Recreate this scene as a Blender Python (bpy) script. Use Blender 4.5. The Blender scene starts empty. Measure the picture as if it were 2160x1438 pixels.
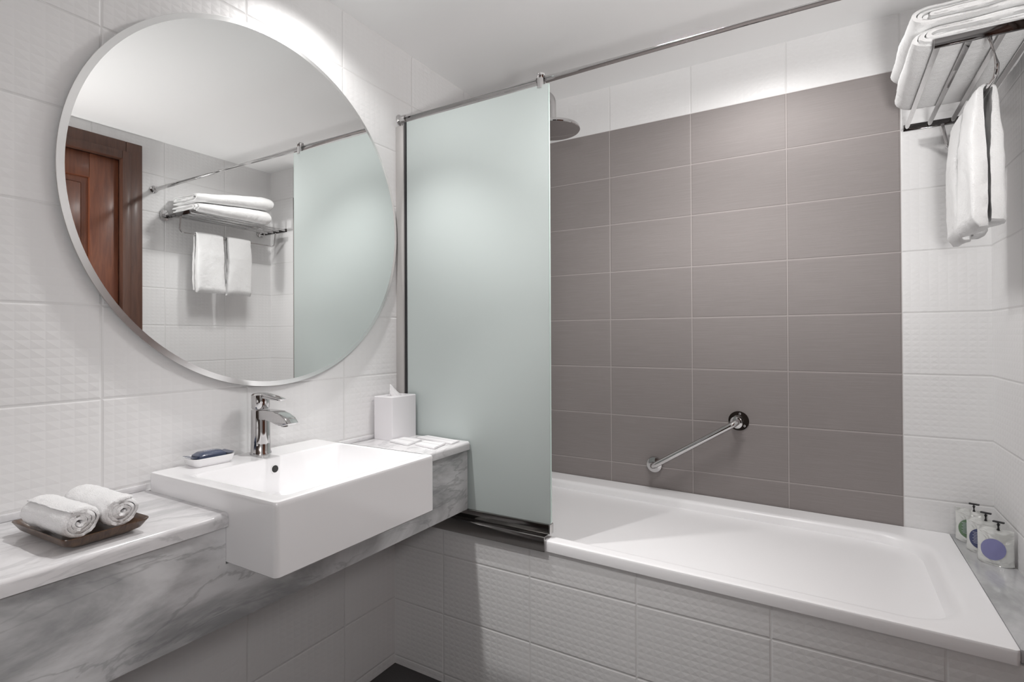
import bpy, bmesh, math, random
from mathutils import Vector, Matrix, noise
random.seed(7)
S = bpy.context.scene
PI = math.pi
W = 1.7755      # room width
CZ = 2.222      # ceiling height
TY = -0.7243    # front face of the tiled tub wall
YF = -3.0       # wall behind the camera
TH, TW = 0.20, 0.3332
ZB = 2.0352     # tile row reference height

# ------------------------------------------------------------------ camera
yaw, pitch, roll = -0.5349, 0.00545, -0.00512
fwd = Vector((math.sin(yaw), math.cos(yaw), 0)); right = Vector((math.cos(yaw), -math.sin(yaw), 0)); up = Vector((0, 0, 1))
fwd, up = fwd*math.cos(pitch)+up*math.sin(pitch), up*math.cos(pitch)-fwd*math.sin(pitch)
right, up = right*math.cos(roll)+up*math.sin(roll), up*math.cos(roll)-right*math.sin(roll)
cam_d = bpy.data.cameras.new('camera'); cam = bpy.data.objects.new('camera', cam_d)
S.collection.objects.link(cam)
M = Matrix((right, up, -fwd)).transposed().to_4x4()
M.translation = Vector((1.34223, -2.15604, 1.16373))
cam.matrix_world = M
cam_d.sensor_width = 36.0; cam_d.lens = 18.746
cam_d.shift_y = -14.74/2160.0
cam_d.clip_start = 0.01
S.camera = cam

# ------------------------------------------------------------------ world, lights, exposure
wd = bpy.data.worlds.new('world'); S.world = wd; wd.use_nodes = True
wd.node_tree.nodes['Background'].inputs[0].default_value = (0.9, 0.95, 1, 1)
wd.node_tree.nodes['Background'].inputs[1].default_value = 0.2

def spot(name, loc, power, radius, angle=170, blend=0.5, col=(1, 0.985, 0.97), aim=None):
    l = bpy.data.lights.new(name, 'SPOT'); l.energy = power; l.shadow_soft_size = radius
    l.spot_size = math.radians(angle); l.spot_blend = blend; l.color = col
    l.cycles.use_multiple_importance_sampling = False
    o = bpy.data.objects.new(name, l); o.location = loc
    if aim: o.rotation_euler = (Vector(aim)-Vector(loc)).to_track_quat('-Z', 'Y').to_euler()
    S.collection.objects.link(o); return o
def fill_point(name, loc, power, radius, col=(1, 0.985, 0.98)):
    l = bpy.data.lights.new(name, 'POINT'); l.energy = power; l.shadow_soft_size = radius; l.color = col
    l.cycles.use_multiple_importance_sampling = False
    o = bpy.data.objects.new(name, l); o.location = loc; S.collection.objects.link(o); return o
LIGHTS = [   # kind, name, place, watts, radius, beam, aim
 ('s', 'downlight_basin', (0.19, -1.12, 2.18), 6.4, 0.02, 150),
 ('s', 'downlight_basin_narrow', (0.19, -1.12, 2.18), 28, 0.02, 90),
 ('s', 'downlight_tub', (1.15, -0.42, 2.18), 12, 0.03, 170),
 ('s', 'downlight_edge', (1.0, -0.66, 2.14), 24, 0.11, 125),
 ('u', 'ceiling_fill', (1.6, -1.9, 1.2), 75, 0.10, 100, (1.1, -0.7, 2.22)),  # added uplight to brighten the ceiling, no fixture behind it
 ('g', 'rear_fill', (1.5, -2.75, 1.4), 20, 0.12, 0),  # added soft fill behind the camera, not a lamp of the room
 ('u', 'tub_wall_fill', (0.20, -1.70, 2.18), 52, 0.025, 42, (0.70, -0.72, 0.25)),  # added beam to brighten the tub wall, not a downlight of the room
]
for k_, n_, p_, w_, r_, b_, *e_ in LIGHTS:
    if k_ == 's': spot(n_, p_, w_, r_, b_, 0.6)
    elif k_ == 'g': fill_point(n_, p_, w_, r_)
    else: spot(n_, p_, w_, r_, b_, 1.0, aim=e_[0])

S.view_settings.view_transform = 'Standard'
S.view_settings.look = 'None'
S.view_settings.gamma = 1
S.view_settings.exposure = 0.0
S.view_settings.use_curve_mapping = False
S.cycles.max_bounces = 14
S.cycles.diffuse_bounces = 10
S.cycles.glossy_bounces = 8
S.cycles.transmission_bounces = 8
S.cycles.caustics_reflective = False
S.cycles.caustics_refractive = False
S.cycles.sample_clamp_indirect = 4.0

# ------------------------------------------------------------------ material helpers
class NT:
    def __init__(s, name):
        s.m = bpy.data.materials.new(name); s.m.use_nodes = True
        s.t = s.m.node_tree; s.b = s.t.nodes['Principled BSDF']; s.out = s.t.nodes['Material Output']
    def n(s, typ, **kw):
        o = s.t.nodes.new(typ)
        for k, v in kw.items(): setattr(o, k, v)
        return o
    def l(s, a, b): s.t.links.new(a, b)
    def put(s, sock, v):
        if isinstance(v, (int, float)): sock.default_value = v
        elif isinstance(v, tuple): sock.default_value = v
        else: s.l(v, sock)
    def math(s, op, a, b=None, c=None, clamp=False):
        o = s.n('ShaderNodeMath', operation=op, use_clamp=clamp)
        s.put(o.inputs[0], a)
        if b is not None: s.put(o.inputs[1], b)
        if c is not None: s.put(o.inputs[2], c)
        return o.outputs[0]
    def mix(s, fac, a, b):
        o = s.n('ShaderNodeMix', data_type='RGBA')
        s.put(o.inputs[0], fac); s.put(o.inputs[6], a); s.put(o.inputs[7], b)
        return o.outputs[2]
    def ss(s, v, lo, hi, a=0.0, b=1.0):
        o = s.n('ShaderNodeMapRange', interpolation_type='SMOOTHSTEP')
        s.put(o.inputs[0], v); s.put(o.inputs[1], lo); s.put(o.inputs[2], hi); s.put(o.inputs[3], a); s.put(o.inputs[4], b)
        return o.outputs[0]
    def pos(s):
        g = s.n('ShaderNodeNewGeometry'); sp = s.n('ShaderNodeSeparateXYZ'); s.l(g.outputs['Position'], sp.inputs[0])
        return g.outputs['Position'], sp.outputs
    def objco(s):
        g = s.n('ShaderNodeTexCoord'); return g.outputs['Object']
    def noise(s, vec, scale, detail=3, rough=0.5, dist=0.0, sc=None, rot=None):
        if sc or rot:
            mp = s.n('ShaderNodeMapping'); s.l(vec, mp.inputs[0])
            if sc: mp.inputs['Scale'].default_value = sc
            if rot: mp.inputs['Rotation'].default_value = rot
            vec = mp.outputs[0]
        o = s.n('ShaderNodeTexNoise'); s.l(vec, o.inputs['Vector'])
        o.inputs['Scale'].default_value = scale; o.inputs['Detail'].default_value = detail
        o.inputs['Roughness'].default_value = rough; o.inputs['Distortion'].default_value = dist
        return o.outputs[0]
    def bump(s, h, dist, strength=1.0):
        o = s.n('ShaderNodeBump'); s.l(h, o.inputs['Height']); o.inputs['Distance'].default_value = dist
        o.inputs['Strength'].default_value = strength
        s.l(o.outputs[0], s.b.inputs['Normal'])

def rgb(r, g, b):   # sRGB 0-255 to linear
    f = lambda c: (c/255/12.92) if c/255 <= 0.04045 else ((c/255+0.055)/1.055)**2.4
    return (f(r), f(g), f(b), 1)

def plain(name, col, rough=0.5, metal=0.0, spec=0.5, coat=0.0, bump=None):
    k = NT(name); k.b.inputs['Base Color'].default_value = col
    k.b.inputs['Roughness'].default_value = rough; k.b.inputs['Metallic'].default_value = metal
    k.b.inputs['Specular IOR Level'].default_value = spec
    k.b.inputs['Coat Weight'].default_value = coat
    co = k.objco()
    if bump:
        k.bump(k.noise(co, bump[0], 3, 0.6), bump[1])
    else:   # faint unevenness of the finish
        n = k.noise(co, 35, 2)
        k.l(k.math('MULTIPLY_ADD', n, 0.04, max(0.0, rough-0.02), clamp=True), k.b.inputs['Roughness'])
    return k.m

def tile(name, axis, u0, col, grout, relief=True, streak=False, rough=0.42, z0=ZB, seam=0.0011):
    k = NT(name); p, xyz = k.pos()
    u = k.math('DIVIDE', k.math('SUBTRACT', xyz[axis], u0), TW)
    v = k.math('DIVIDE', k.math('SUBTRACT', xyz[2], z0), TH)
    fu = k.math('FRACT', u); fv = k.math('FRACT', v)
    du = k.math('MULTIPLY', k.math('MINIMUM', fu, k.math('SUBTRACT', 1.0, fu)), TW)
    dv = k.math('MULTIPLY', k.math('MINIMUM', fv, k.math('SUBTRACT', 1.0, fv)), TH)
    d = k.math('MINIMUM', du, dv)
    g = k.ss(d, seam*0.6, seam*1.3)          # 0 in the joint, 1 on the tile
    # per tile tone
    c = k.n('ShaderNodeCombineXYZ'); k.l(k.math('FLOOR', u), c.inputs[0]); k.l(k.math('FLOOR', v), c.inputs[1])
    wn = k.n('ShaderNodeTexWhiteNoise'); k.l(c.outputs[0], wn.inputs[0])
    tone = k.math('MULTIPLY_ADD', wn.outputs[0], 0.05, 0.975)
    mx = k.n('ShaderNodeMix', data_type='RGBA', blend_type='MULTIPLY'); mx.inputs[0].default_value = 1
    mx.inputs[6].default_value = col; k.l(tone, mx.inputs[7])
    base = mx.outputs[2]
    edge = k.ss(d, seam, 0.0045)
    if relief:
        a = k.math('ABSOLUTE', k.math('SUBTRACT', k.math('FRACT', k.math('MULTIPLY', fu, 14.0)), 0.5))
        b = k.math('ABSOLUTE', k.math('SUBTRACT', k.math('FRACT', k.math('MULTIPLY', fv, 11.0)), 0.5))
        pyr = k.math('SUBTRACT', 1.0, k.math('MULTIPLY', k.math('MAXIMUM', a, b), 2.0))
        soft = k.noise(p, 7.0, 2)
        h = k.math('MULTIPLY', pyr, k.ss(soft, 0.2, 0.7, 0.35, 0.8))
        h = k.math('ADD', h, k.math('MULTIPLY', edge, 1.1))
        k.bump(h, 0.0008)
    else:
        st = k.noise(p, 60.0, 4, 0.7, sc=(0.12, 0.12, 6.0))
        if streak:
            s2 = k.ss(st, 0.35, 0.75, 0.93, 1.05)
            m2 = k.n('ShaderNodeMix', data_type='RGBA', blend_type='MULTIPLY'); m2.inputs[0].default_value = 1
            k.l(base, m2.inputs[6]); k.l(s2, m2.inputs[7]); base = m2.outputs[2]
        h = k.math('ADD', k.math('MULTIPLY', st, 0.35 if streak else 0.2), k.math('MULTIPLY', edge, 1.0))
        k.bump(h, 0.0008)
    k.l(k.mix(g, grout, base), k.b.inputs['Base Color'])
    k.l(k.ss(d, seam, 0.003, 0.8, rough), k.b.inputs['Roughness'])
    return k.m

def marble(name, rot=(0.5, 0.3, 0.9), light=(0.62, 0.62, 0.63, 1), dark=(0.30, 0.305, 0.31, 1), scale=3.2):
    k = NT(name); p, xyz = k.pos()
    n1 = k.noise(p, scale, 6, 0.6, 0.5, sc=(1.0, 0.6, 1.4), rot=rot)
    n2 = k.noise(p, scale*1.7, 6, 0.55, 0.7, sc=(1.0, 0.5, 1.7), rot=rot)
    c1 = k.ss(n1, 0.32, 0.61)
    vein = k.ss(k.math('ABSOLUTE', k.math('SUBTRACT', n2, 0.5)), 0.0, 0.03, 0.4, 0.0)
    big = k.ss(k.noise(p, 1.6, 2), 0.4, 0.65)
    base = k.mix(c1, dark, light)
    base = k.mix(k.math('MULTIPLY', vein, big), base, (dark[0]*0.75, dark[1]*0.75, dark[2]*0.76, 1))
    k.l(base, k.b.inputs['Base Color'])
    k.b.inputs['Roughness'].default_value = 0.16
    return k.m

def terry(name, col):
    k = NT(name); co = k.objco()
    n1 = k.noise(co, 420, 3, 0.7); n2 = k.noise(co, 60, 3, 0.6)
    k.b.inputs['Base Color'].default_value = col
    k.b.inputs['Roughness'].default_value = 0.95
    k.b.inputs['Specular IOR Level'].default_value = 0.1
    k.b.inputs['Sheen Weight'].default_value = 0.25
    k.b.inputs['Sheen Roughness'].default_value = 0.5
    k.bump(k.math('ADD', k.math('MULTIPLY', n1, 0.7), n2), 0.0022)
    return k.m

def wood(name, c1, c2, rough=0.35, sc=(6, 6, 0.6), coat=0.1):
    k = NT(name); p, xyz = k.pos()
    n = k.noise(p, 9, 5, 0.6, 0.8, sc=sc)
    k.l(k.mix(k.ss(n, 0.3, 0.7), c1, c2), k.b.inputs['Base Color'])
    k.b.inputs['Roughness'].default_value = rough
    k.b.inputs['Coat Weight'].default_value = coat; k.b.inputs['Coat Roughness'].default_value = 0.2
    k.bump(n, 0.0004)
    return k.m

def glossy(name, col, rough):
    return plain(name, col, rough, metal=1.0)

WT = (0.77, 0.765, 0.765, 1)
GR = (0.68, 0.675, 0.67, 1)
mWL = tile('white_relief_tile_left', 1, -0.6206, WT, GR)
mWB = tile('white_relief_tile_back', 0, 1.5513, WT, GR)
mWR = tile('white_relief_tile_right', 1, -0.302, WT, GR)
mWF = wood('dark_timber_cladding', (0.05, 0.035, 0.028, 1), (0.075, 0.05, 0.04, 1), 0.5, coat=0.0)
mAP = tile('white_relief_tile_tub', 0, 0.5520, WT, GR, z0=0.4293)
mBR = tile('taupe_streaked_tile', 0, 1.5513, (0.262, 0.236, 0.230, 1), (0.40, 0.365, 0.355, 1), relief=False, streak=True, rough=0.6, seam=0.0014)
mCE = plain('ceiling_paint', (0.84, 0.84, 0.84, 1), 0.9, bump=(60, 0.0003))
mFL = plain('charcoal_floor_tile', (0.045, 0.042, 0.043, 1), 0.45, bump=(150, 0.0004))
mMT = marble('grey_marble_top', light=(0.76, 0.75, 0.76, 1), dark=(0.48, 0.475, 0.485, 1), scale=5)
mMA = marble('grey_marble_face', rot=(0.75, 0.2, 0.1), light=(0.70, 0.70, 0.71, 1), dark=(0.30, 0.305, 0.31, 1), scale=4.2)
mML = marble('grey_marble_ledge', rot=(0.1, 0.1, 0.4), light=(0.52, 0.52, 0.53, 1), dark=(0.33, 0.335, 0.34, 1), scale=5)
mCER = plain('white_ceramic', (0.85, 0.845, 0.855, 1), 0.12, coat=0.3)
mTUB = plain('white_enamel', (0.86, 0.855, 0.865, 1), 0.34, coat=0.05)
mCHR = glossy('polished_chrome', (0.60, 0.59, 0.59, 1), 0.05)
mSAT = glossy('brushed_metal', (0.62, 0.61, 0.60, 1), 0.35)
mXBR = glossy('dark_reflection_chrome', (0.16, 0.155, 0.155, 1), 0.08)  # chrome with a dark reflection put into its base colour
mDRK = glossy('dark_chrome', (0.36, 0.35, 0.34, 1), 0.12)
mMIR = glossy('mirror_silver', (0.93, 0.94, 0.935, 1), 0.0)
for l_ in list(mMIR.node_tree.links):
    if l_.to_socket.name == 'Roughness': mMIR.node_tree.links.remove(l_)
mMIR.node_tree.nodes['Principled BSDF'].inputs['Roughness'].default_value = 0.0
mBEV = glossy('mirror_bevel', (0.95, 0.955, 0.95, 1), 0.30)
mPSA = plain('pale_satin_metal', (0.50, 0.485, 0.475, 1), 0.35, metal=0.35)
mBLK = plain('black_plastic', (0.02, 0.02, 0.022, 1), 0.35)
mTOW = terry('white_terry', (0.90, 0.895, 0.90, 1))
mTO2 = terry('white_terry_soft', (0.83, 0.83, 0.83, 1))
mPAP = plain('white_paper', (0.82, 0.81, 0.82, 1), 0.6)
mBOX = plain('white_acrylic', (0.80, 0.785, 0.805, 1), 0.25)
mTRY = wood('dark_tray_wood', (0.055, 0.030, 0.020, 1), (0.13, 0.075, 0.045, 1), 0.3, sc=(2, 14, 6))
mDOR = wood('red_brown_door_wood', (0.13, 0.040, 0.020, 1), (0.20, 0.066, 0.030, 1), 0.45)
mCAS = wood('dark_brown_casing_wood', (0.075, 0.033, 0.022, 1), (0.11, 0.05, 0.032, 1), 0.5)
mSOAP = plain('navy_foil', (0.045, 0.06, 0.11, 1), 0.22, coat=0.4, bump=(80, 0.0006))
mINK = plain('pale_print', (0.5, 0.52, 0.6, 1), 0.5)
mGRY = plain('grey_print', (0.35, 0.35, 0.36, 1), 0.5)
mGRN = plain('green_label', (0.12, 0.20, 0.115, 1), 0.35)
mNAV = plain('navy_label', (0.05, 0.06, 0.14, 1), 0.35)
mLAV = plain('lavender_label', (0.20, 0.20, 0.38, 1), 0.35)
mHOLE = plain('dark_hole', (0.03, 0.03, 0.03, 1), 0.8)

# glossy white pouch film with crumples
k = NT('pearl_pouch_film'); co = k.objco()
k.b.inputs['Base Color'].default_value = (0.68, 0.69, 0.67, 1); k.b.inputs['Roughness'].default_value = 0.22
k.b.inputs['Metallic'].default_value = 0.45; k.bump(k.noise(co, 24, 2, 0.5, 0.8), 0.006); mPOU = k.m

# frosted glass
k = NT('frosted_mint_glass')
dif = k.n('ShaderNodeBsdfDiffuse'); dif.inputs[0].default_value = (0.655, 0.715, 0.702, 1)
tra = k.n('ShaderNodeBsdfTranslucent'); tra.inputs[0].default_value = (0.74, 0.81, 0.795, 1)
glo = k.n('ShaderNodeBsdfGlossy'); glo.inputs[0].default_value = (1, 1, 1, 1); glo.inputs[1].default_value = 0.75
m1 = k.n('ShaderNodeMixShader'); m1.inputs[0].default_value = 0.22
k.l(dif.outputs[0], m1.inputs[1]); k.l(tra.outputs[0], m1.inputs[2])
fr = k.n('ShaderNodeFresnel'); fr.inputs[0].default_value = 1.15
m2 = k.n('ShaderNodeMixShader'); k.l(fr.outputs[0], m2.inputs[0]); k.l(m1.outputs[0], m2.inputs[1]); k.l(glo.outputs[0], m2.inputs[2])
k.l(m2.outputs[0], k.out.inputs[0]); mGLS = k.m
mGED = plain('glass_edge', (0.62, 0.74, 0.70, 1), 0.15)

# ------------------------------------------------------------------ mesh helpers
def B(): return bmesh.new()
def box(bm, x0, x1, y0, y1, z0, z1, bev=0.0, seg=2):
    vs = [bm.verts.new((x, y, z)) for x in (x0, x1) for y in (y0, y1) for z in (z0, z1)]
    f = [(0, 1, 3, 2), (4, 6, 7, 5), (0, 4, 5, 1), (2, 3, 7, 6), (0, 2, 6, 4), (1, 5, 7, 3)]
    fs = [bm.faces.new([vs[i] for i in q]) for q in f]
    if bev:
        es = list({e for g in fs for e in g.edges})
        bmesh.ops.bevel(bm, geom=es, offset=bev, segments=seg, profile=0.5, affect='EDGES')
def prism(bm, poly, ax, a0, a1, bev=0.0, seg=2):
    """poly: 2D points; ax: extrusion axis"""
    def P(q, a):
        if ax == 0: return (a, q[0], q[1])
        if ax == 1: return (q[0], a, q[1])
        return (q[0], q[1], a)
    A = [bm.verts.new(P(q, a0)) for q in poly]; C = [bm.verts.new(P(q, a1)) for q in poly]
    fs = [bm.faces.new(A), bm.faces.new(C[::-1])]
    n = len(poly)
    for i in range(n): fs.append(bm.faces.new((A[i], A[(i+1) % n], C[(i+1) % n], C[i])))
    if bev:
        es = list({e for g in fs[:2] for e in g.edges})
        bmesh.ops.bevel(bm, geom=es, offset=bev, segments=seg, profile=0.5, affect='EDGES')
def rrect(x0, x1, y0, y1, r, z, n=6):
    r = min(r, (x1-x0)/2-1e-4, (y1-y0)/2-1e-4); o = []
    for cx, cy, a0 in ((x1-r, y1-r, 0), (x0+r, y1-r, 90), (x0+r, y0+r, 180), (x1-r, y0+r, 270)):
        for i in range(n+1):
            a = math.radians(a0+90*i/n); o.append((cx+r*math.cos(a), cy+r*math.sin(a), z))
    return o
def loft(bm, rings, cap0=True, cap1=True, closed=True):
    R = [[bm.verts.new(p) for p in r] for r in rings]
    n = len(R[0])
    for a, b in zip(R[:-1], R[1:]):
        for i in range(n if closed else n-1):
            j = (i+1) % n; bm.faces.new((a[i], a[j], b[j], b[i]))
    if cap0: bm.faces.new(R[0][::-1])
    if cap1: bm.faces.new(R[-1])
    return R
def frame(d):
    d = d.normalized(); u = Vector((0, 0, 1)) if abs(d.z) < 0.9 else Vector((1, 0, 0))
    a = d.cross(u).normalized(); return a, a.cross(d).normalized()
def tube(bm, pts, r, n=20, cap=True):
    pts = [Vector(p) for p in pts]; rr = r if isinstance(r, (list, tuple)) else [r]*len(pts)
    rings = []; a = None
    for i, p in enumerate(pts):
        d = (pts[min(i+1, len(pts)-1)]-pts[max(i-1, 0)]).normalized()
        if a is None: a, b = frame(d)
        else:
            a = (a-d*a.dot(d)).normalized(); b = d.cross(a)
        rings.append([tuple(p+(a*math.cos(2*PI*j/n)+b*math.sin(2*PI*j/n))*rr[i]) for j in range(n)])
    loft(bm, rings, cap, cap)
def lathe(bm, prof, c, axis=Vector((0, 0, 1)), n=48, cap=True):
    """prof: (radius, height along axis)"""
    c = Vector(c); axis = Vector(axis).normalized(); a, b = frame(axis)
    loft(bm, [[tuple(c+axis*h+(a*math.cos(2*PI*j/n)+b*math.sin(2*PI*j/n))*r) for j in range(n)] for r, h in prof], cap, cap)
def arc(c, r, a0, a1, n, plane='xz'):
    o = []
    for i in range(n+1):
        a = math.radians(a0+(a1-a0)*i/n); o.append((c[0]+r*math.cos(a), c[1]+r*math.sin(a)))
    return o
def obj(name, bm, mat, parent=None, label=None, sharp=35, kind=None, cat=None, group=None, loc=None):
    bmesh.ops.recalc_face_normals(bm, faces=bm.faces)
    me = bpy.data.meshes.new(name); bm.to_mesh(me); bm.free()
    me.materials.append(mat)
    for p in me.polygons: p.use_smooth = True
    me.set_sharp_from_angle(angle=math.radians(sharp))
    o = bpy.data.objects.new(name, me); S.collection.objects.link(o)
    if parent:
        o.parent = parent
        o.matrix_parent_inverse = parent.matrix_basis.inverted()
    if loc: o.location = loc
    if label: o['label'] = label
    if kind: o['kind'] = kind
    if cat: o['category'] = cat
    if group: o['group'] = group
    return o
def thing(name, label, cat, loc, group=None, kind=None):
    o = bpy.data.objects.new(name, None); S.collection.objects.link(o)
    o.location = loc; o.empty_display_size = 0.05
    o['label'] = label; o['category'] = cat
    if group: o['group'] = group
    if kind: o['kind'] = kind
    return o
def struct(name, bm, mat, label, cat):
    return obj(name, bm, mat, kind='structure', label=label, cat=cat)
def displace(bm, amp, scale, seed=0.0):
    bm.normal_update()
    for v in bm.verts:
        v.co += v.normal*(noise.noise(v.co*scale+Vector((seed, seed*1.7, 0)))*amp)

# ------------------------------------------------------------------ room shell
bm = B(); box(bm, -0.1, W+0.1, YF-0.1, 0.1, -0.1, 0); struct('floor', bm, mFL, 'charcoal grey bathroom floor at the foot of the walls', 'floor')
bm = B(); box(bm, -0.1, W+0.1, YF-0.1, 0.1, CZ, CZ+0.1); struct('ceiling', bm, mCE, 'plain light grey painted ceiling', 'ceiling')
bm = B(); box(bm, -0.1, 0, YF-0.1, 0.1, 0, CZ); struct('wall_left', bm, mWL, 'white relief-tiled wall behind the round mirror and basin', 'wall')
bm = B(); box(bm, 0, W, 0, 0.1, 0, CZ)
wb = struct('wall_back', bm, mWB, 'tiled wall behind the bathtub, white with a taupe field', 'wall')
bm = B(); box(bm, 0.219, 1.5513, -0.0012, 0.0, 0.35, ZB); obj('taupe_tile_field', bm, mBR, wb, label='taupe streaked tile field with pale joints')
DY1, DY0, DZ = -0.825, -1.625, 2.093     # door opening
bm = B(); box(bm, W, W+0.1, DY1, 0.1, 0, CZ); box(bm, W, W+0.1, YF-0.1, DY0, 0, CZ); box(bm, W, W+0.1, DY0, DY1, DZ, CZ)
struct('wall_right', bm, mWR, 'white relief-tiled wall carrying the towel rack, with the door in it', 'wall')
bm = B(); box(bm, 0, W, YF-0.1, YF, 0, CZ); struct('wall_front', bm, mWF, 'dark timber-clad wall behind the viewer', 'wall')

# door on the right wall (seen in the mirror)
dr = thing('door_1', 'red-brown panelled wooden door in a dark brown casing, reflected in the mirror', 'door', (W, (DY0+DY1)/2, 0), kind='structure')
bm = B()
cw = 0.075
for (y0, y1, z0, z1) in ((DY1, DY1+cw, 0, DZ+cw), (DY0-cw, DY0, 0, DZ+cw), (DY0, DY1, DZ, DZ+cw)):
    box(bm, W-0.014, W, y0, y1, z0, z1, 0.004)
for (y0, y1, z0, z1) in ((DY1-0.018, DY1+0.022, 0, DZ+0.022), (DY0-0.022, DY0+0.018, 0, DZ+0.022), (DY0+0.018, DY1-0.018, DZ-0.018, DZ+0.022)):
    box(bm, W-0.019, W+0.06, y0, y1, z0, z1, 0.003)
obj('door_casing', bm, mCAS, dr, label='dark brown stepped door casing')
bm = B(); st = 0.125; yl0, yl1, zt = DY0+0.02, DY1-0.02, DZ-0.02
box(bm, W+0.018, W+0.055, yl1-st, yl1, 0.01, zt, 0.003); box(bm, W+0.018, W+0.055, yl0, yl0+st, 0.01, zt, 0.003)
for z0, z1 in ((zt-0.12, zt), (0.95, 1.09), (0.01, 0.2)): box(bm, W+0.018, W+0.055, yl0+st, yl1-st, z0, z1, 0.003)
lf = obj('door_leaf', bm, mDOR, dr)
bm = B()
for z0, z1 in ((1.09, zt-0.12), (0.2, 0.95)):
    box(bm, W+0.032, W+0.045, yl0+st, yl1-st, z0, z1)
    box(bm, W+0.026, W+0.034, yl0+st+0.03, yl1-st-0.03, z0+0.03, z1-0.03, 0.006)
obj('door_panel', bm, mDOR, lf)
bm = B(); tube(bm, [(W+0.02, yl0+0.06, 1.02), (W-0.02, yl0+0.06, 1.02), (W-0.032, yl0+0.066, 1.02), (W-0.035, yl0+0.08, 1.02), (W-0.035, yl0+0.17, 1.02)], 0.009)
lathe(bm, [(0.025, 0), (0.025, 0.008), (0.012, 0.012)], (W+0.018, yl0+0.06, 1.02), (-1, 0, 0)); obj('door_handle', bm, mSAT, lf)

# tiled wall under the tub, marble ledge at its right end
bm = B(); prism(bm, [(0, 0), (W, 0), (W, .5335-.0165*W-.0015), (0, .5320)], 1, TY, TY+0.03)
struct('wall_tub', bm, mAP, 'low white relief-tiled wall boxing in the bathtub below its rim', 'wall')
bm = B(); box(bm, 1.6688, W, TY+.001, -0.0005, 0.509, 0.5355, 0.0008)
obj('marble_ledge', bm, mML, label='narrow grey-veined marble ledge between tub end and right wall', cat='ledge')
bm = B(); box(bm, W-0.010, W, TY, -0.001, 0.5357, 0.648, 0.002); box(bm, 1.671, W-0.0105, -0.009, -0.001, 0.5335, 0.545, 0.002)

bm.free()

# ------------------------------------------------------------------ bathtub
tilt = math.atan(0.0165)
tub = thing('bathtub', 'white enamel bathtub built in along the back wall', 'bathtub', (0, 0, 0.564))
tub.rotation_euler = (0, tilt, 0)
def tubobj(name, bm, mat, label=None):
    o = obj(name, bm, mat, label=label); o.parent = tub; return o
bm = B(); X1 = 1.668
R = [rrect(0.03, X1-0.03, TY+0.04, -0.02, 0.01, -0.030, 14),
     rrect(0.001, X1, TY-0.008, -0.0025, 0.008, -0.031, 14),
     rrect(0.001, X1, TY-0.008, -0.0025, 0.008, -0.006, 14),
     rrect(0.003, X1-0.0004, TY-0.006, -0.004, 0.008, -0.0015, 14),
     rrect(0.008, X1-0.0015, TY-0.001, -0.006, 0.008, 0.0, 14),
     rrect(0.014, X1-0.007, TY+0.005, -0.012, 0.008, 0.0, 14),
     rrect(0.078, 1.619, -0.697, -0.091, 0.115, 0.0, 14),
     rrect(0.085, 1.612, -0.690, -0.098, 0.110, 0.0, 14),
     rrect(0.091, 1.600, -0.683, -0.106, 0.110, -0.003, 14),
     rrect(0.096, 1.588, -0.677, -0.112, 0.110, -0.011, 14),
     rrect(0.100, 1.572, -0.673, -0.116, 0.110, -0.035, 14),
     rrect(0.115, 1.50, -0.662, -0.126, 0.09, -0.14, 14),
     rrect(0.14, 1.39, -0.645, -0.140, 0.10, -0.28, 14),
     rrect(0.17, 1.31, -0.625, -0.160, 0.11, -0.345, 14),
     rrect(0.21, 1.24, -0.59, -0.195, 0.11, -0.375, 14),
     rrect(0.28, 1.14, -0.53, -0.255, 0.09, -0.385, 14)]
def bulge(q):
    x, y, z = q
    if x > 1.0 and z > -.4: x += (0.018*(1-((y+.39)/.29)**2)-0.012)
    return (x, y, z)
R = R[:6]+[[bulge(q) for q in r_] for r_ in R[6:]]
loft(bm, R, True, True)
tubobj('basin_shell', bm, mTUB)
bm = B(); lathe(bm, [(0.026, 0), (0.026, 0.003), (0.014, 0.004)], (0.34, -0.39, -0.385)); tubobj('drain', bm, mCHR, 'chrome tub drain')

# ------------------------------------------------------------------ vanity counter
YL, SY0, SY1, YR = YF+0.001, -1.535, -1.078, -0.712
vc = thing('vanity_counter', 'wall-hung grey marble vanity counter with a deep front panel', 'counter', (0, -1.8, 0.82))
bm = B()
def slabpoly(x1): return [(0.0005, 0.793), (x1, 0.793)]+[(x1+0.0, 0.798)]+arc((x1-0.010, 0.810), 0.010, 0, 90, 5)+[(0.0005, 0.820)]
prism(bm, slabpoly(0.322), 1, YL, SY0-0.0005); prism(bm, slabpoly(0.322), 1, SY1+0.0005, YR)
box(bm, 0.0005, 0.013, SY0-0.0005, SY1+0.0005, 0.793, 0.820)
obj('worktop', bm, mMT, vc)
bm = B(); box(bm, 0.0005, 0.009, YL, SY0-0.002, 0.8203, 0.834, 0.0015); box(bm, 0.0005, 0.009, SY1+0.002, YR, 0.8203, 0.834, 0.0015)
obj('upstand', bm, mMT, vc)
bm = B()
box(bm, 0.293, 0.313, YL, SY0-0.0005, 0.596, 0.792); box(bm, 0.293, 0.313, SY1+0.0005, YR, 0.596, 0.792); box(bm, 0.293, 0.313, SY0-0.0005, SY1+0.0005, 0.596, 0.7165)
obj('front_panel', bm, mMA, vc, label='cloudy grey marble front panel')

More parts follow.
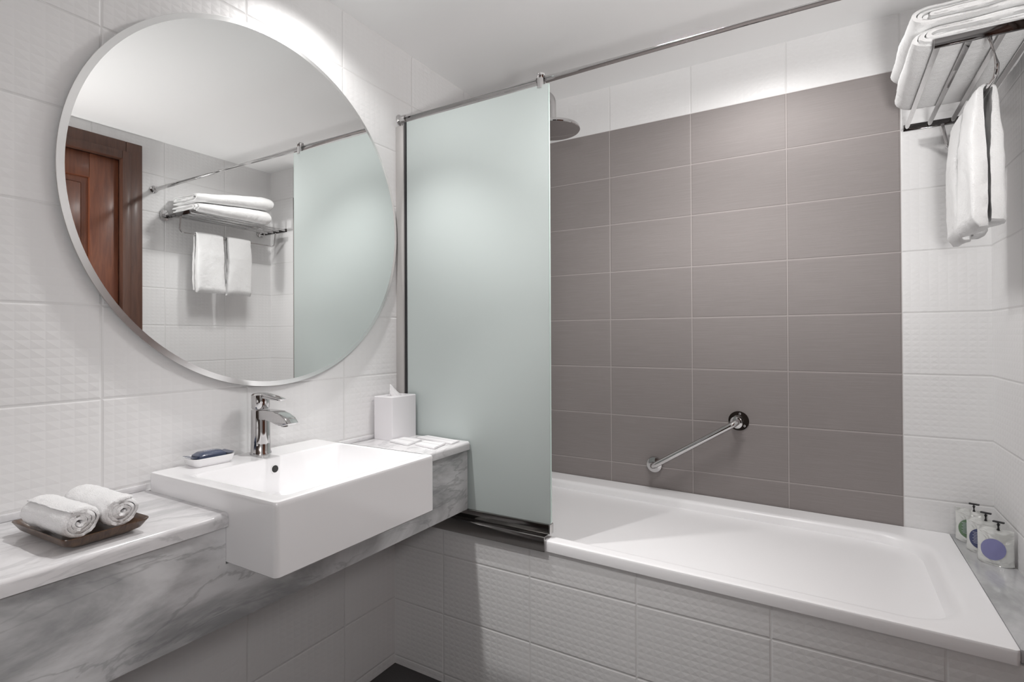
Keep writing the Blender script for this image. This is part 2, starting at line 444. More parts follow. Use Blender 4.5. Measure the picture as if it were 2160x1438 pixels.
# wash basin
sk = thing('wash_basin', 'square white ceramic wash basin projecting from the marble counter', 'sink', (0.24, -1.306, 0.718))
bm = B(); n = 8
sx0, sx1, T = 0.0155, 0.469, 0.862
ox0, ox1, oy0, oy1 = 0.132, 0.441, -1.500, -1.094
R = [rrect(sx0+.004, sx1-.004, SY0+.004, SY1-.004, .008, .718, n), rrect(sx0, sx1, SY0, SY1, .010, .722, n),
     rrect(sx0, sx1, SY0, SY1, .010, .728, n), rrect(sx0, sx1, SY0, SY1, .010, T-.011, n), rrect(sx0, sx1, SY0, SY1, .010, T-.005, n), rrect(sx0+.0015, sx1-.0015, SY0+.0015, SY1-.0015, .010, T-.0012, n),
     rrect(sx0+.005, sx1-.005, SY0+.005, SY1-.005, .010, T, n),
     rrect(sx0+.010, sx1-.010, SY0+.010, SY1-.010, .010, T, n), rrect(ox0-.009, ox1+.009, oy0-.009, oy1+.009, .022, T, n), rrect(ox0-.005, ox1+.005, oy0-.005, oy1+.005, .020, T, n), rrect(ox0-.001, ox1+.001, oy0-.001, oy1+.001, .018, T-.0015, n),
     rrect(ox0+.001, ox1, oy0+.001, oy1-.001, .017, T-.006, n), rrect(ox0+.006, ox1-.006, oy0+.010, oy1-.010, .018, T-.07, n),
     rrect(ox0+.010, ox1-.012, oy0+.018, oy1-.018, .020, T-.088, n), rrect(ox0+.022, ox1-.025, oy0+.032, oy1-.032, .022, T-.094, n),
     rrect(ox0+.10, ox1-.10, oy0+.14, oy1-.14, .02, T-.099, n)]
loft(bm, R)
obj('bowl', bm, mCER, sk)
bm = B(); lathe(bm, [(0.0115, 0), (0.0115, 0.0010), (0.0095, 0.0016), (0.0085, 0.0006)], (ox0+0.0030, -1.300, 0.833), Vector((1, 0, 0.08)), 28); obj('overflow_ring', bm, mCER, sk)
bm = B(); lathe(bm, [(0.0088, 0), (0.0088, 0.0010)], (ox0+0.0034, -1.300, 0.833), Vector((1, 0, 0.08)), 28); obj('overflow_hole', bm, mHOLE, sk, label='dark round overflow hole')
bm = B(); lathe(bm, [(0.020, 0), (0.020, 0.002), (0.016, 0.004), (0.008, 0.005)], ((ox0+ox1)/2, (oy0+oy1)/2, T-.099)); obj('drain', bm, mCHR, sk, label='chrome drain')

# faucet
fx, fy = 0.060, -1.288
fc = thing('basin_faucet', 'chrome single-lever mixer tap standing on the wash basin', 'faucet', (fx, fy, 0.862))
bm = B(); lathe(bm, [(0.0265, 0), (0.0265, 0.003), (0.0245, 0.006), (0.0238, 0.03), (0.0232, 0.09), (0.0232, 0.112), (0.0225, 0.115)], (fx, fy, 0.8622)); obj('body', bm, mCHR, fc)
bm = B(); sp = [(fx-.004, .9775), (.100, .9785), (.135, .977), (.160, .972), (.180, .963), (.192, .951), (.190, .948), (.165, .943), (.152, .943), (.143, .950), (.130, .954), (.100, .955), (fx-.004, .951)]
prism(bm, sp, 1, fy-.0165, fy+.0165, 0.0035, 3); obj('spout', bm, mCHR, fc)
bm = B(); lathe(bm, [(0.008, 0), (0.008, 0.003)], (.158, fy, .9402)); obj('aerator', bm, mDRK, fc)
bm = B(); lathe(bm, [(0.0205, 0), (0.0225, 0.003), (0.0228, 0.030), (0.0228, 0.036), (0.019, 0.0395), (0.008, 0.041)], (fx, fy, 0.9795))
hd = obj('handle', bm, mCHR, fc)
bm = B(); prism(bm, [(fx-.002, 1.008), (.090, 1.008), (.120, 1.006), (.150, 1.005), (.152, 1.009), (.120, 1.014), (.085, 1.0195), (fx-.002, 1.0205)], 1, fy-.012, fy+.012, 0.003, 2); obj('lever', bm, mCHR, hd)

# soap dish and wrapped soap
sd = thing('soap_dish', 'small white rectangular soap dish on the back rim of the wash basin', 'dish', (0.047, -1.412, 0.8622))
dz = 0.8622
def put(o, c, deg):   # turn a finished mesh about a vertical axis through c
    Mx = Matrix.Translation(c) @ Matrix.Rotation(math.radians(deg), 4, 'Z') @ Matrix.Translation(-Vector(c))
    o.data.transform(Mx)
bm = B()
loft(bm, [rrect(.026, .078, -1.459, -1.379, .010, dz, 5), rrect(.021, .083, -1.464, -1.374, .012, dz+.006, 5), rrect(.018, .086, -1.467, -1.371, .011, dz+.0195, 5), rrect(.0195, .0845, -1.4655, -1.3725, .010, dz+.0200, 5), rrect(.023, .081, -1.462, -1.376, .008, dz+.012, 5), rrect(.028, .076, -1.457, -1.381, .007, dz+.005, 5)])
dish = obj('dish_body', bm, mCER, sd)
sb = thing('wrapped_soap', 'soap bar in a glossy navy wrapper lying in the soap dish', 'soap', (0.047, -1.412, 0.866))
bm = B()
loft(bm, [rrect(.033, .071, -1.452, -1.386, .008, dz+.0058, 5), rrect(.030, .074, -1.455, -1.383, .010, dz+.014, 5), rrect(.031, .073, -1.453, -1.385, .010, dz+.024, 5), rrect(.037, .067, -1.444, -1.394, .009, dz+.0300, 5), rrect(.046, .058, -1.434, -1.404, .005, dz+.0312, 5)])
soap = obj('wrapper', bm, mSOAP, sb)
crimps = []
for s, y in ((-1, -1.4545), (1, -1.3835)):
    bm = B(); xs_ = [.0285+.0052*j for j in range(10)]
    A_ = [bm.verts.new((x, y, dz+.0205)) for x in xs_]; C_ = [bm.verts.new((x, y+s*.012, dz+.0225)) for x in xs_]
    for j in range(9):
        bm.faces.new((A_[j], A_[j+1], C_[j+1], C_[j]))
        tip = bm.verts.new((xs_[j]+.0026, y+s*.0145, dz+.0228)); bm.faces.new((C_[j], C_[j+1], tip))
    r_ = bmesh.ops.extrude_face_region(bm, geom=list(bm.faces)); bmesh.ops.translate(bm, verts=[v for v in r_['geom'] if isinstance(v, bmesh.types.BMVert)], vec=(0, 0, 0.0007))
    crimps.append(obj('crimped_end', bm, mSOAP, sb, label='zigzag crimped wrapper end'))
bm = B()
for i in range(5): box(bm, .047, .0495, -1.430+i*.004, -1.4275+i*.004, dz+.0313, dz+.0316)
for i in range(8): box(bm, .053, .0565, -1.432+i*.0033, -1.4298+i*.0033, dz+.0313, dz+.0316)
ink = obj('print', bm, mINK, sb, label='faint pale print on the wrapper')
for o in (dish, soap, ink, *crimps): put(o, (0.052, -1.419, 0), -3)

# round mirror
mc = Vector((0, -1.2152, 1.5212)); R0 = 0.4896
mr = thing('round_mirror', 'large round mirror with a pale border, hung on the white tiled wall above the basin', 'mirror', (0, mc.y, mc.z-R0))
bm = B(); lathe(bm, [(0.42, 0.0005), (0.42, 0.0125)], (0, mc.y, mc.z), (1, 0, 0), 96); obj('backing', bm, mSAT, mr)
bm = B(); lathe(bm, [(R0-.001, 0.0128), (R0, 0.0135), (R0, 0.0162)], (0, mc.y, mc.z), (1, 0, 0), 160, cap=True); obj('rim', bm, mSAT, mr, label='thin metallic edge of the mirror')
bm = B(); lathe(bm, [(R0-.0005, 0.0164), (R0-0.0135, 0.0197)], (0, mc.y, mc.z), (1, 0, 0), 160, cap=False); obj('bevel', bm, mBEV, mr, label='pale bevelled border of the mirror')
bm = B(); lathe(bm, [(R0-.0135, 0.0192), (R0-0.0135, 0.0200)], (0, mc.y, mc.z), (1, 0, 0), 160); obj('mirror_glass', bm, mMIR, mr)

# tissue box
tb = thing('tissue_box', 'white cube tissue box with one tissue pulled up, beside the frosted screen', 'tissue box', (0.055, -0.772, 0.8202))
bx0, bx1, by0, by1, bz1 = 0.012, 0.096, -0.835, -0.716, 0.965
bm = B()
yc, xc = (by0+by1)/2, (bx0+bx1)/2
R = [rrect(bx0, bx1, by0, by1, .003, .8203, 6), rrect(bx0, bx1, by0, by1, .003, bz1-.002, 6), rrect(bx0+.002, bx1-.002, by0+.002, by1-.002, .002, bz1, 6),
     rrect(xc-.019, xc+.019, yc-.034, yc+.034, .018, bz1, 6), rrect(xc-.018, xc+.018, yc-.033, yc+.033, .017, bz1-.003, 6), rrect(xc-.018, xc+.018, yc-.033, yc+.033, .017, bz1-.012, 6)]
loft(bm, R); obj('box', bm, mBOX, tb)
bm = B()   # gathered tissue
rings = []
for i, (h, a, b, ox, oy) in enumerate([(-.010, .012, .024, 0, 0), (0, .010, .023, 0, 0), (.010, .007, .018, -.002, -.006), (.022, .004, .011, -.003, -.012), (.032, .002, .005, -.004, -.016), (.038, .0008, .0014, -.005, -.019)]):
    r = []
    for j in range(28):
        t = 2*PI*j/28; w = 1+0.16*math.sin(5*t+h*90)+.08*math.sin(9*t)
        r.append((xc+ox+a*w*math.cos(t), yc+oy+b*w*math.sin(t), bz1+h))
    rings.append(r)
loft(bm, rings); obj('tissue', bm, mPAP, tb, sharp=80)

# three paper packets on the counter
def packet(c, label, h):
    bm = B(); z0 = 0.8204
    P = [Vector((*q, 0)) for q in c]; ctr = sum(P, Vector())/4
    lo = [bm.verts.new((p.x, p.y, z0)) for p in P]; hi = [bm.verts.new((p.x, p.y, z0+h)) for p in P]
    fs = [bm.faces.new(lo), bm.faces.new(hi[::-1])]+[bm.faces.new((lo[i], lo[(i+1) % 4], hi[(i+1) % 4], hi[i])) for i in range(4)]
    bmesh.ops.bevel(bm, geom=list({e for f in fs for e in f.edges}), offset=0.0012, segments=2, affect='EDGES')
    t = thing('amenity_packet', label, 'packet', (ctr.x, ctr.y, z0), 'white packets beside the tissue box')
    obj('packet_body', bm, mPAP, t)
    bm = B(); a, b, c2, d = [ctr+(p-ctr)*0.93 for p in P]
    m0, m1 = a+(b-a)*.47, d+(c2-d)*.47; n0, n1 = a+(b-a)*.53, d+(c2-d)*.53
    vs = [bm.verts.new((p.x, p.y, z0+h+.0004)) for p in (m0, n0, n1, m1)]; bm.faces.new(vs)
    obj('flap_seam', bm, mBOX, t)
packet([(.100, -.853), (.103, -.787), (.184, -.790), (.196, -.872)], 'white square packet nearest the tissue box', .0065)
packet([(.208, -.852), (.205, -.797), (.288, -.797), (.303, -.872)], 'white square packet closest to the counter front edge', .0065)
packet([(.135, -.758), (.149, -.716), (.300, -.738), (.305, -.786)], 'longer white packet at the rear, beside the frosted screen', .005)

# tray with two rolled towels
TZ = 0.8203
tr = thing('wooden_tray', 'dark wooden rectangular tray holding two rolled towels on the marble counter', 'tray', (0.199, -1.731, TZ))
tr.rotation_euler = (0, 0, math.radians(2))
def child(name, bm, mat, par, label=None, sharp=35):
    o = obj(name, bm, mat, label=label, sharp=sharp); o.parent = par; return o
def trr(dx, dy, r, z): return rrect(-dx, dx, -dy, dy, r, z, 6)
bm = B(); rings = []
for dx, dy, r, z in ((.074, .042, .012, 0), (.091, .057, .012, .009), (.099, .065, .010, .0185), (.0985, .0645, .0095, .020), (.096, .062, .009, .019), (.086, .053, .010, .0095), (.076, .043, .010, .0055)):
    ring = trr(dx, dy, r, z)
    ring = [(x, y, zz+(0.005*(abs(y)/.065)**2 if zz > .009 else 0)) for x, y, zz in ring]
    rings.append(ring)
loft(bm, rings)
child('tray_body', bm, mTRY, tr)
def rolled(label, loc, rz, L, r0, flip):
    """spiral of towelling, axis along local x, open end at +x"""
    t = thing('rolled_towel', label, 'towel', loc, 'rolled towels on the tray')
    t.rotation_euler = (0, 0, math.radians(rz))
    th, turns, N = 0.0058, 3.9, 150
    pin, pout = [], []
    for i in range(N+1):
        f = i/N; a = f*turns*2*PI*flip+(PI*0.9 if flip > 0 else 0.3); rc = 0.0038+(r0-0.0038-th*.5)*f
        wob = 1+0.05*math.sin(a*2+1)+0.03*math.sin(a*3)
        cy, cz = rc*wob*math.cos(a), rc*wob*math.sin(a)*0.93
        ny, nz = math.cos(a), math.sin(a); w = th*.46*(min(1, f*14+.5) if f < .5 else min(1, (1-f)*25+.45))
        pin.append((cy-ny*w, cz-nz*w)); pout.append((cy+ny*w, cz+nz*w))
    loop = pout+pin[::-1]
    bm = B(); rings = []; K = 26
    for i in range(K+1):
        g = i/K; x = -L/2+L*g
        e = min(g, 1-g)*L; rd = 1-0.10*math.exp(-(e/0.004))
        rings.append([(x+0.003*noise.noise(Vector((y*60, z*60, g*2))), y*rd*(1+.03*math.sin(g*9+flip)), z*rd*(1+.025*math.sin(g*7))) for y, z in loop])
    loft(bm, rings, False, False)
    # close the ends as strips between inner and outer edge
    bm.verts.ensure_lookup_table(); nl = len(loop); half = nl//2
    for base in (0, K*nl):
        for i in range(half-1):
            a, b = bm.verts[base+i], bm.verts[base+i+1]; c, d = bm.verts[base+nl-2-i], bm.verts[base+nl-1-i]
            try: bm.faces.new((a, b, c, d))
            except ValueError: pass
    displace(bm, 0.0013, 210); displace(bm, 0.0015, 60, 3)
    o = child('terry_roll', bm, mTOW, t, sharp=80)
    return t
rolled('rolled white terry towel on the tray, the one farther from the basin', (0.200, -1.7635, TZ+.0395), 3, 0.150, 0.0315, 1)
rolled('rolled white terry towel on the tray, the one nearer the basin', (0.192, -1.6985, TZ+.0395), 2, 0.155, 0.0315, -1)

# ------------------------------------------------------------------ frosted screen, rail
GY = -0.700
sc_ = thing('frosted_shower_screen', 'fixed frosted mint glass screen on the tub rim next to the counter', 'shower screen', (0.33, GY, 0.565))
bm = B(); box(bm, 0.046, 0.614, GY-.004, GY+.004, 0.592, 1.937, 0.0012); obj('glass_pane', bm, mGLS, sc_)
bm = B(); box(bm, 0.6145, 0.6158, GY-.0035, GY+.0035, 0.597, 1.936); obj('pane_edge', bm, mGED, sc_, label='polished pale green glass edge')
bm = B(); box(bm, 0.0005, 0.036, GY-.0115, GY+.012, 0.565, 1.925, 0.001); obj('wall_channel', bm, mPSA, sc_, label='pale satin wall channel')
bm = B(); box(bm, 0.0365, 0.0455, GY-.006, GY+.006, 0.592, 1.937); obj('gasket', bm, mBLK, sc_, label='dark seal strip beside the wall channel')
bm = B(); box(bm, 0.04, 0.612, GY-.0113, GY+.012, 0.566, 0.5945, 0.0015); obj('bottom_channel', bm, mDRK, sc_, label='dark polished channel holding the glass')
bm = B(); box(bm, 0.6122, 0.6162, GY-.0115, GY+.0122, 0.5658, 0.5948, 0.001); obj('channel_end_cap', bm, mSAT, sc_)
bm = B(); prism(bm, [(TY-.0125, .5215), (TY-.0165, .5225), (TY-.0165, .5625), (TY-.0135, .5668), (GY-.011, .5665), (GY-.011, .5648), (TY-.0135, .5655), (TY-.0125,.5585)], 0, 0.02, 0.611); obj('drip_rail', bm, mDRK, sc_, label='dark polished drip rail lapping over the tub rim')
bm = B(); lathe(bm, [(0.0132, -.020), (0.0132, .006), (0.0125, .008), (0.0125, .012), (0.0132, .013), (0.0132, .026)], (0.585, GY+.006, 1.949)); obj('rail_clamp', bm, mCHR, sc_, label='chrome clamp tying the glass to the rail')

RY, RZ = -0.690, 1.957
rl = thing('shower_rail', 'long round chrome rail running wall to wall above the tub edge', 'rail', (W/2, RY, RZ))
bm = B(); tube(bm, [(0.028, RY, RZ), (0.5705, RY, RZ)], 0.0105, 28); tube(bm, [(0.5995, RY, RZ), (W-.028, RY, RZ-.002)], 0.0105, 28); obj('rod', bm, mCHR, rl)
for s, x in ((1, 0.0005), (-1, W-.0005)):
    bm = B(); lathe(bm, [(0.0195, 0), (0.0195, .003), (0.0165, .006), (0.0135, .010), (0.0135, .030), (0.0125, .032)], (x, RY, RZ), (s, 0, 0), 36); obj('flange', bm, mCHR, rl)

# shower head
sh = thing('rain_shower_head', 'round chrome rain shower head on a bent arm above the tub', 'shower head', (0.0, -0.36, 2.08))
hx, hy, hz = 0.462, -0.36, 1.934
bm = B(); lathe(bm, [(0.090, -.0010), (0.098, 0), (0.100, .003), (0.0985, .011), (0.092, .0145), (0.060, .0185), (0.028, .0205), (0.020, .0215), (0.020, .030), (0.014, .034)], (hx, hy, hz), (0, 0, 1), 72)
dsk = obj('spray_disc', bm, mCHR, sh)
pts = [(0.02, hy, 2.085), (0.38, hy, 2.085)]+[(hx-.05+.05*math.sin(math.radians(a)), hy, 2.035+.05*math.cos(math.radians(a))) for a in range(0, 91, 9)]+[(hx, hy, 1.965)]
bm = B(); tube(bm, pts, 0.0115, 24); obj('arm', bm, mCHR, sh)
bm = B(); lathe(bm, [(0.030, 0), (0.030, .004), (0.016, .012), (0.013, .022)], (0.0005, hy, 2.085), (1, 0, 0), 40); obj('wall_flange', bm, mCHR, sh)

# grab bar
gb = thing('grab_bar', 'short slanted chrome grab bar fixed to the taupe tiles above the tub', 'grab bar', (0.735, -0.0013, 0.645))
A_, B_ = Vector((0.735, -.002, .645)), Vector((1.052, -.002, .845)); off = Vector((0, -.052, 0)); dd = (B_-A_).normalized()
pts = [A_+off*.1]
for i in range(9):
    a = math.radians(90*i/8); pts.append(A_+off*.45+off*.55*math.sin(a)+dd*(.028*(1-math.cos(a))))
for i in range(9):
    a = math.radians(90*(8-i)/8); pts.append(B_+off*.45+off*.55*math.sin(a)-dd*(.028*(1-math.cos(a))))
pts.append(B_+off*.1)
bm = B(); tube(bm, pts, 0.0115, 24); obj('bar', bm, mCHR, gb)
bm = B(); lathe(bm, [(0.031, 0), (0.032, .003), (0.030, .010), (0.020, .014), (0.013, .015)], (A_.x, -.0013, A_.z), (0, -1, 0), 48); obj('covered_flange', bm, mCHR, gb, label='domed flange cover at the lower end')
bm = B(); lathe(bm, [(0.036, 0), (0.036, .003), (0.013, .0035)], (B_.x, -.0013, B_.z), (0, -1, 0), 48); fl = obj('bare_flange', bm, mDRK, gb, label='flat flange plate with visible screws at the upper end')
bm = B(); lathe(bm, [(0.0215, 0), (0.0225, .004), (0.017, .007), (0.0125, .008)], (B_.x-.004, -.026, B_.z-.003), (dd*-0.3+Vector((0, -1, 0))), 40); obj('loose_cover', bm, mCHR, gb, label='flange cover slid up the bar')
for a in (80, 200, 320):
    bm = B(); lathe(bm, [(0.004, 0), (0.004, .0015), (0.002, .003)], (B_.x+.027*math.cos(math.radians(a)), -.0045, B_.z+.027*math.sin(math.radians(a))), (0, -1, 0), 12); obj('screw', bm, mCHR, fl)

# ------------------------------------------------------------------ towel rack
rk = thing('towel_rack', 'chrome wall shelf of parallel rods with a hanging bar, on the right wall', 'towel rack', (W, -0.33, 1.825))
y0, y1 = -0.622, -0.045; xs = (1.563, 1.620, 1.677, 1.733)
for y, s in ((y0, -1), (y1, 1)):
    bm = B(); box(bm, 1.555, W-.012, y-.004, y+.004, 1.815, 1.835, 0.0012); obj('crossbar', bm, mXBR, rk, label='flat chrome crossbar with a dark reflection painted in')
for x in xs:
    bm = B(); tube(bm, [(x, y0+.0045, 1.8245), (x, y1-.0045, 1.8245)], 0.0062, 20); obj('rod', bm, mCHR, rk)
for y in (y0-.018, y1-.030):
    bm = B()
    prism(bm, [(y+(.021*c_), 1.829+.029*s_) for c_, s_ in ((-1, -.6), (-.6, -1), (.6, -1), (1, -.6), (1, .6), (.6, 1), (-.6, 1), (-1, .6))], 0, W-.010, W-.0005, .002)
    tube(bm, [(W-.011, y, 1.829), (W-.03, y, 1.829)], 0.009, 16); obj('wall_bracket', bm, mCHR, rk)
bx_, bz_, rr_ = 1.664, 1.732, 0.022
pts = [(1.652, y0, 1.815)]
def hang(f): return (1.652+(bx_-1.652)*f)
ya, yb = y0+.006, y1-.006
pts = [(1.652, ya, 1.818)]+[(bx_, ya+rr_*(1-math.cos(math.radians(a))), bz_+rr_*(1-math.sin(math.radians(a)))) for a in range(0, 91, 10)]
pts += [(bx_, yb-rr_*(1-math.sin(math.radians(a))), bz_+rr_*(1-math.cos(math.radians(a)))) for a in range(0, 91, 10)]+[(1.652, yb, 1.818)]
bm = B(); tube(bm, pts, 0.0046, 18); obj('hanging_bar', bm, mCHR, rk, label='thin U-shaped hanging bar below the rods')

def sheet_profile(center, th, taper=True):
    """offset a centreline (x,z) both ways -> closed loop"""
    n = len(center); A, Bb = [], []
    for i, p in enumerate(center):
        a = center[max(i-1, 0)]; b = center[min(i+1, n-1)]
        dx, dz = b[0]-a[0], b[1]-a[1]; l = math.hypot(dx, dz) or 1
        w = th*.5*(0.6 if i in (0, n-1) else 1)
        A.append((p[0]-dz/l*w, p[1]+dx/l*w)); Bb.append((p[0]+dz/l*w, p[1]-dx/l*w))
    return A, Bb
def sheet(bm, center, th, ys, warp):
    A, Bb = sheet_profile(center, th); loop = A+Bb[::-1]; nl = len(loop); half = len(A)
    rows = []
    for k_, y in enumerate(ys):
        rows.append([bm.verts.new(warp(x, y, z, k_/(len(ys)-1))) for x, z in loop])
    for a, b in zip(rows[:-1], rows[1:]):
        for i in range(nl): j = (i+1) % nl; bm.faces.new((a[i], a[j], b[j], b[i]))
    for r in (rows[0], rows[-1]):
        for i in range(half-1): bm.faces.new((r[i], r[i+1], r[nl-2-i], r[nl-1-i]))

def bath_towel(label, z0, H, xa, xb, ya, yb, seed):
    """nested folds, rounded fold towards the room"""
    bm = B(); layers = 4; th = H/(2*layers)
    ys = [ya+(yb-ya)*i/40 for i in range(41)]
    for L in range(layers):
        r = H/2-th*(L+.5); cx = xa+H/2; cz = z0+H/2
        c = [(xb-(xb-cx)*i/26, cz+r) for i in range(26)]
        c += [(cx+r*1.25*math.cos(math.radians(a)), cz+r*math.sin(math.radians(a))) for a in range(90, 271, 15)]
        c += [(cx+(xb-cx)*i/26, cz-r) for i in range(1, 27)]
        def warp(x, y, z, g, L=L):
            e = min(g, 1-g)*(yb-ya)
            s = 1-0.12*math.exp(-e/.012)
            yy = y+(0.010*math.sin(L*2.1+seed)+.005*noise.noise(Vector((x*18, z*30, seed))))*(1 if g < .5 else -1)*(1 if min(g, 1-g) < .2 else 0)
            zz = cz+(z-cz)*s+0.004*noise.noise(Vector((x*9, y*7, seed)))
            if z < cz: zz = max(zz, z0+.0005)
            kk = 0.62+0.42*min(1, max(0, g*1.15))
            zz = 1.8318+(zz-1.8318)*kk
            return (x+0.008*noise.noise(Vector((y*6, z*14, seed+5))), yy, zz)
        sheet(bm, c, th*1.0, ys, warp)
    displace(bm, 0.0010, 160, seed)
    t = thing('folded_bath_towel', label, 'towel', ((xa+xb)/2, (ya+yb)/2, z0), 'folded bath towels on the rack')
    obj('terry_folds', bm, mTO2, t, sharp=80)
bath_towel('folded white bath towel lying directly on the rack rods', 1.8318, 0.078, 1.528, 1.748, -0.602, -0.165, 1.3)
bath_towel('folded white bath towel, the upper one of the stack on the rack', 1.9125, 0.072, 1.522, 1.745, -0.598, -0.172, 4.1)

def hand_towel(label, ya, yb, zf, zb_, seed, wf=0.030, wb=0.026):
    """thick folded towel over the bar: one puffy slab bent into an upside-down U, plus a folded-in crease"""
    bm = B(); ys = [ya+(yb-ya)*(1-math.cos(PI*i/24))/2 for i in range(25)]
    def section(y, g):
        e = math.sin(PI*min(1, max(0, g)))**0.35 if 0 < g < 1 else 0
        e = 0.35+0.65*e
        pts = []
        n = 30
        def xo(z, s): # outer surface distance
            d = (bz_-z)/.32
            w = (wf if s < 0 else wb)
            return s*(0.0062+w*(0.55+.45*min(1, d*3))*e*(1-0.55*max(0, d-.93)/.07 if d > .93 else 1))+0.012*d*d*math.sin(y*24+seed)
        def xi(z, s):
            d = (bz_-z)/.32
            return s*(0.0078-.005*min(1, max(0, d-.08)*2.5))+0.012*d*d*math.sin(y*24+seed)
        for i in range(n): z = zf+(bz_-zf)*i/n; pts.append((bx_+xo(z, -1), z))
        r1, r2 = abs(xo(bz_, -1)), abs(xo(bz_, 1))
        for i in range(13):
            a = PI*i/12; rr = r1+(r2-r1)*i/12; pts.append((bx_-rr*math.cos(a), bz_+rr*.8*math.sin(a)))
        for i in range(1, n+1): z = bz_-(bz_-zb_)*i/n; pts.append((bx_+xo(z, 1), z))
        for i in range(n): z = zb_+(bz_-zb_)*i/n; pts.append((bx_+xi(z, 1), z))
        for i in range(9): a = PI*i/8; pts.append((bx_+.0078*math.cos(a), bz_+.0078*math.sin(a)))
        for i in range(1, n+1): z = bz_-(bz_-zf)*i/n; pts.append((bx_+xi(z, -1), z))
        return [(x, y+0.005*((bz_-z)/.32)*math.sin(z*19+seed)+(yb-ya)*.05*(g-.5)*max(0, (bz_-z)/.32), z-0.006*noise.noise(Vector((y*14, x*30, seed)))*(1 if z < 1.5 else 0)) for x, z in pts]
    rows = [[bm.verts.new(p) for p in section(y, k_/24)] for k_, y in enumerate(ys)]
    nl = len(rows[0])
    for a, b in zip(rows[:-1], rows[1:]):
        for i in range(nl): j = (i+1) % nl; bm.faces.new((a[i], a[j], b[j], b[i]))
    n1 = 30+13+30   # outer count
    for row in (rows[0], rows[-1]):
        out = row[:n1]; inn = row[n1:][::-1]
        for i in range(min(len(out), len(inn))-1):
            bm.faces.new((out[i], out[i+1], inn[min(i+1, len(inn)-1)], inn[i]))
        if len(out) > len(inn):
            for i in range(len(inn)-1, len(out)-1): bm.faces.new((out[i], out[i+1], inn[-1]))
    displace(bm, 0.0012, 150, seed); displace(bm, 0.0020, 28, seed+2)
    t = thing('hand_towel', label, 'towel', (bx_, (ya+yb)/2, zf), 'hand towels on the hanging bar')
    obj('terry_cloth', bm, mTO2, t, sharp=80)
    bm = B()   # woven band near the hem, on the room side
    rowsb = []
    for k_ in range(3, 22):
        g = k_/24; y = ys[k_]; sec = section(y, g)
        z0b, z1b = zf+.030, zf+.036
        i0 = 3; rowsb.append([bm.verts.new((sec[i0][0]-.0022, sec[i0][1], sec[i0][2])), bm.verts.new((sec[i0+1][0]-.0022, sec[i0+1][1], sec[i0+1][2]-.004))])
    for a, b in zip(rowsb[:-1], rowsb[1:]): bm.faces.new((a[0], b[0], b[1], a[1]))
    bm.free()
hand_towel('white hand towel draped over the hanging bar, nearer the door', -0.535, -0.388, 1.415, 1.43, 0.4)
hand_towel('white hand towel draped over the hanging bar, nearer the tub corner', -0.362, -0.222, 1.412, 1.425, 2.2)

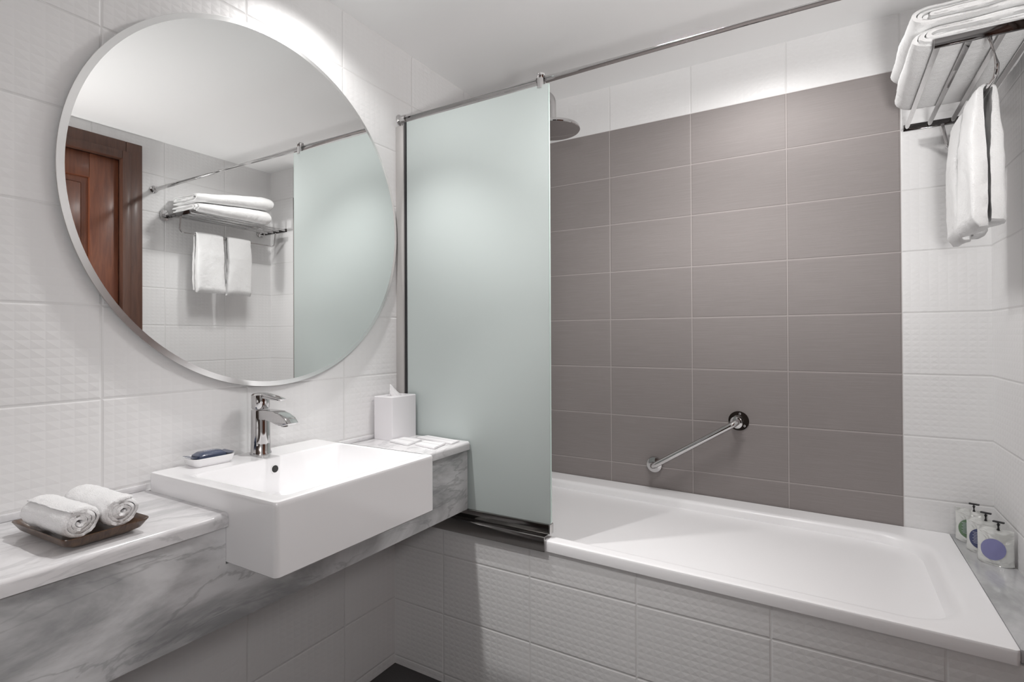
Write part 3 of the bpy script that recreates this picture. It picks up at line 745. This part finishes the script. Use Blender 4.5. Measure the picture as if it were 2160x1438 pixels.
# ------------------------------------------------------------------ amenity pouches on the ledge
def pouch(label, P, Q, mat, txt):
    z0 = 0.5358
    P = Vector((*P, z0)); Q = Vector((*Q, z0)); w = (Q-P).length; ctr = (P+Q)/2
    t = thing('toiletry_pouch', label, 'pouch', ctr, 'pump pouches on the marble ledge')
    ang = math.atan2((Q-P).y, (Q-P).x); t.rotation_euler = (0, 0, ang)
    H = 0.098; nx, nz_ = 20, 24
    def depth(u, v):   # half thickness
        e = max(0, 1-abs(u)**3.0); b = (1-v)**0.6 if v > 0 else 1
        return 0.0006+0.0155*e*b*(0.75+.25*math.cos(u*1.2))*(1 if v < .86 else max(0, (1-v)/.14))
    def pt(u, v, s):
        wob = 0.0016*noise.noise(Vector((u*2.2, v*3.5, s*3+w*70)))*min(1, (1-abs(u))*4)
        x = u*w/2*(1-0.02*math.sin(v*PI)); y = s*(depth(u, v)+wob*(1 if v > .3 else .4))
        return Vector((x, y, v*H+0.004*(1-abs(u))*0+.0035*abs(u)**4*(1 if v < .05 else 0)))
    bm = B()
    G = {}
    for s in (-1, 1):
        for i in range(nx+1):
            for j in range(nz_+1): G[s, i, j] = bm.verts.new(pt(-1+2*i/nx, j/nz_, s))
        for i in range(nx):
            for j in range(nz_): bm.faces.new((G[s, i, j], G[s, i+1, j], G[s, i+1, j+1], G[s, i, j+1]))
    for i in range(nx):
        bm.faces.new((G[-1, i, 0], G[-1, i+1, 0], G[1, i+1, 0], G[1, i, 0])); bm.faces.new((G[-1, i, nz_], G[-1, i+1, nz_], G[1, i+1, nz_], G[1, i, nz_]))
    for j in range(nz_):
        bm.faces.new((G[-1, 0, j], G[-1, 0, j+1], G[1, 0, j+1], G[1, 0, j])); bm.faces.new((G[-1, nx, j], G[-1, nx, j+1], G[1, nx, j+1], G[1, nx, j]))
    child('pouch_body', bm, mPOU, t, sharp=60)
    # egg-shaped printed field following the front film
    bm = B(); c0 = None; rings = []
    for k_ in range(0, 9):
        f = k_/8; ring = []
        for a in range(36):
            th = 2*PI*a/36; rx, rz = .0265, .0285
            ex = f*rx*math.cos(th); ez = f*rz*math.sin(th)
            egg = 1+0.22*math.cos(th+.6)
            X = ex*egg; Z = ez*egg
            c_, s_ = math.cos(-.6), math.sin(-.6)
            X, Z = X*c_-Z*s_, X*s_+Z*c_
            u = max(-.97, min(.97, (X-.005)/(w/2))); v = (Z+.047)/H
            p = pt(u, v, -1); p.y -= .0009; ring.append(tuple(p))
        rings.append(ring)
    loft(bm, rings[1:], False, False); bm.faces.new([v for v in bm.verts][:36])
    lb = child('printed_label', bm, mat, t, 'printed egg-shaped label', sharp=60)
    bm = B()
    for k_ in range(txt):
        zc = .056-k_*.0042; a0, a1 = -.022+.003*(k_ % 2), .006-.004*(k_ % 3)
        prev = None
        for i in range(9):
            xx = a0+(a1-a0)*i/8; vv = []
            for dz_ in (0, .0011):
                p = pt(xx/(w/2), (zc+dz_)/H, -1); p.y -= .0014; vv.append(bm.verts.new(p))
            if prev: bm.faces.new((prev[0], vv[0], vv[1], prev[1]))
            prev = vv
    if txt: 
        o = obj('print_lines', bm, mINK if mat is not mGRN else mINK, label='fine pale lines of print'); o.parent = lb
    else: bm.free()
    bm = B(); prev = None
    for i in range(9):
        xx = -.020+.030*i/8; vv = []
        for dz_ in (0, .0012):
            p = pt(xx/(w/2), (.0045+dz_)/H, -1); p.y -= .0006; vv.append(bm.verts.new(p))
        if prev: bm.faces.new((prev[0], vv[0], vv[1], prev[1]))
        prev = vv
    child('caption', bm, mGRY, t, 'small grey caption below the label')
    bm = B(); cxx = .006
    tube(bm, [(cxx, 0, H-.004), (cxx, 0, H+.012)], 0.0042, 16); tube(bm, [(cxx, 0, H+.012), (cxx, 0, H+.017)], [0.0035, .0045], 16)
    box(bm, cxx-.012, cxx+.013, -.0045, .0045, H+.016, H+.0205, .0016)
    tube(bm, [(cxx, 0, H-.012), (cxx, 0, H-.002)], .0018, 10)
    child('pump', bm, mBLK, t, 'black push pump')
pouch('white pump pouch with a lavender egg-shaped label, nearest the viewer', (1.6975, -.208), (1.7685, -.240), mLAV, 0)
pouch('white pump pouch with a navy egg-shaped label, between the other two', (1.688, -.128), (1.757, -.158), mNAV, 8)
pouch('white pump pouch with a green egg-shaped label, nearest the back wall', (1.676, -.045), (1.748, -.069), mGRN, 8)
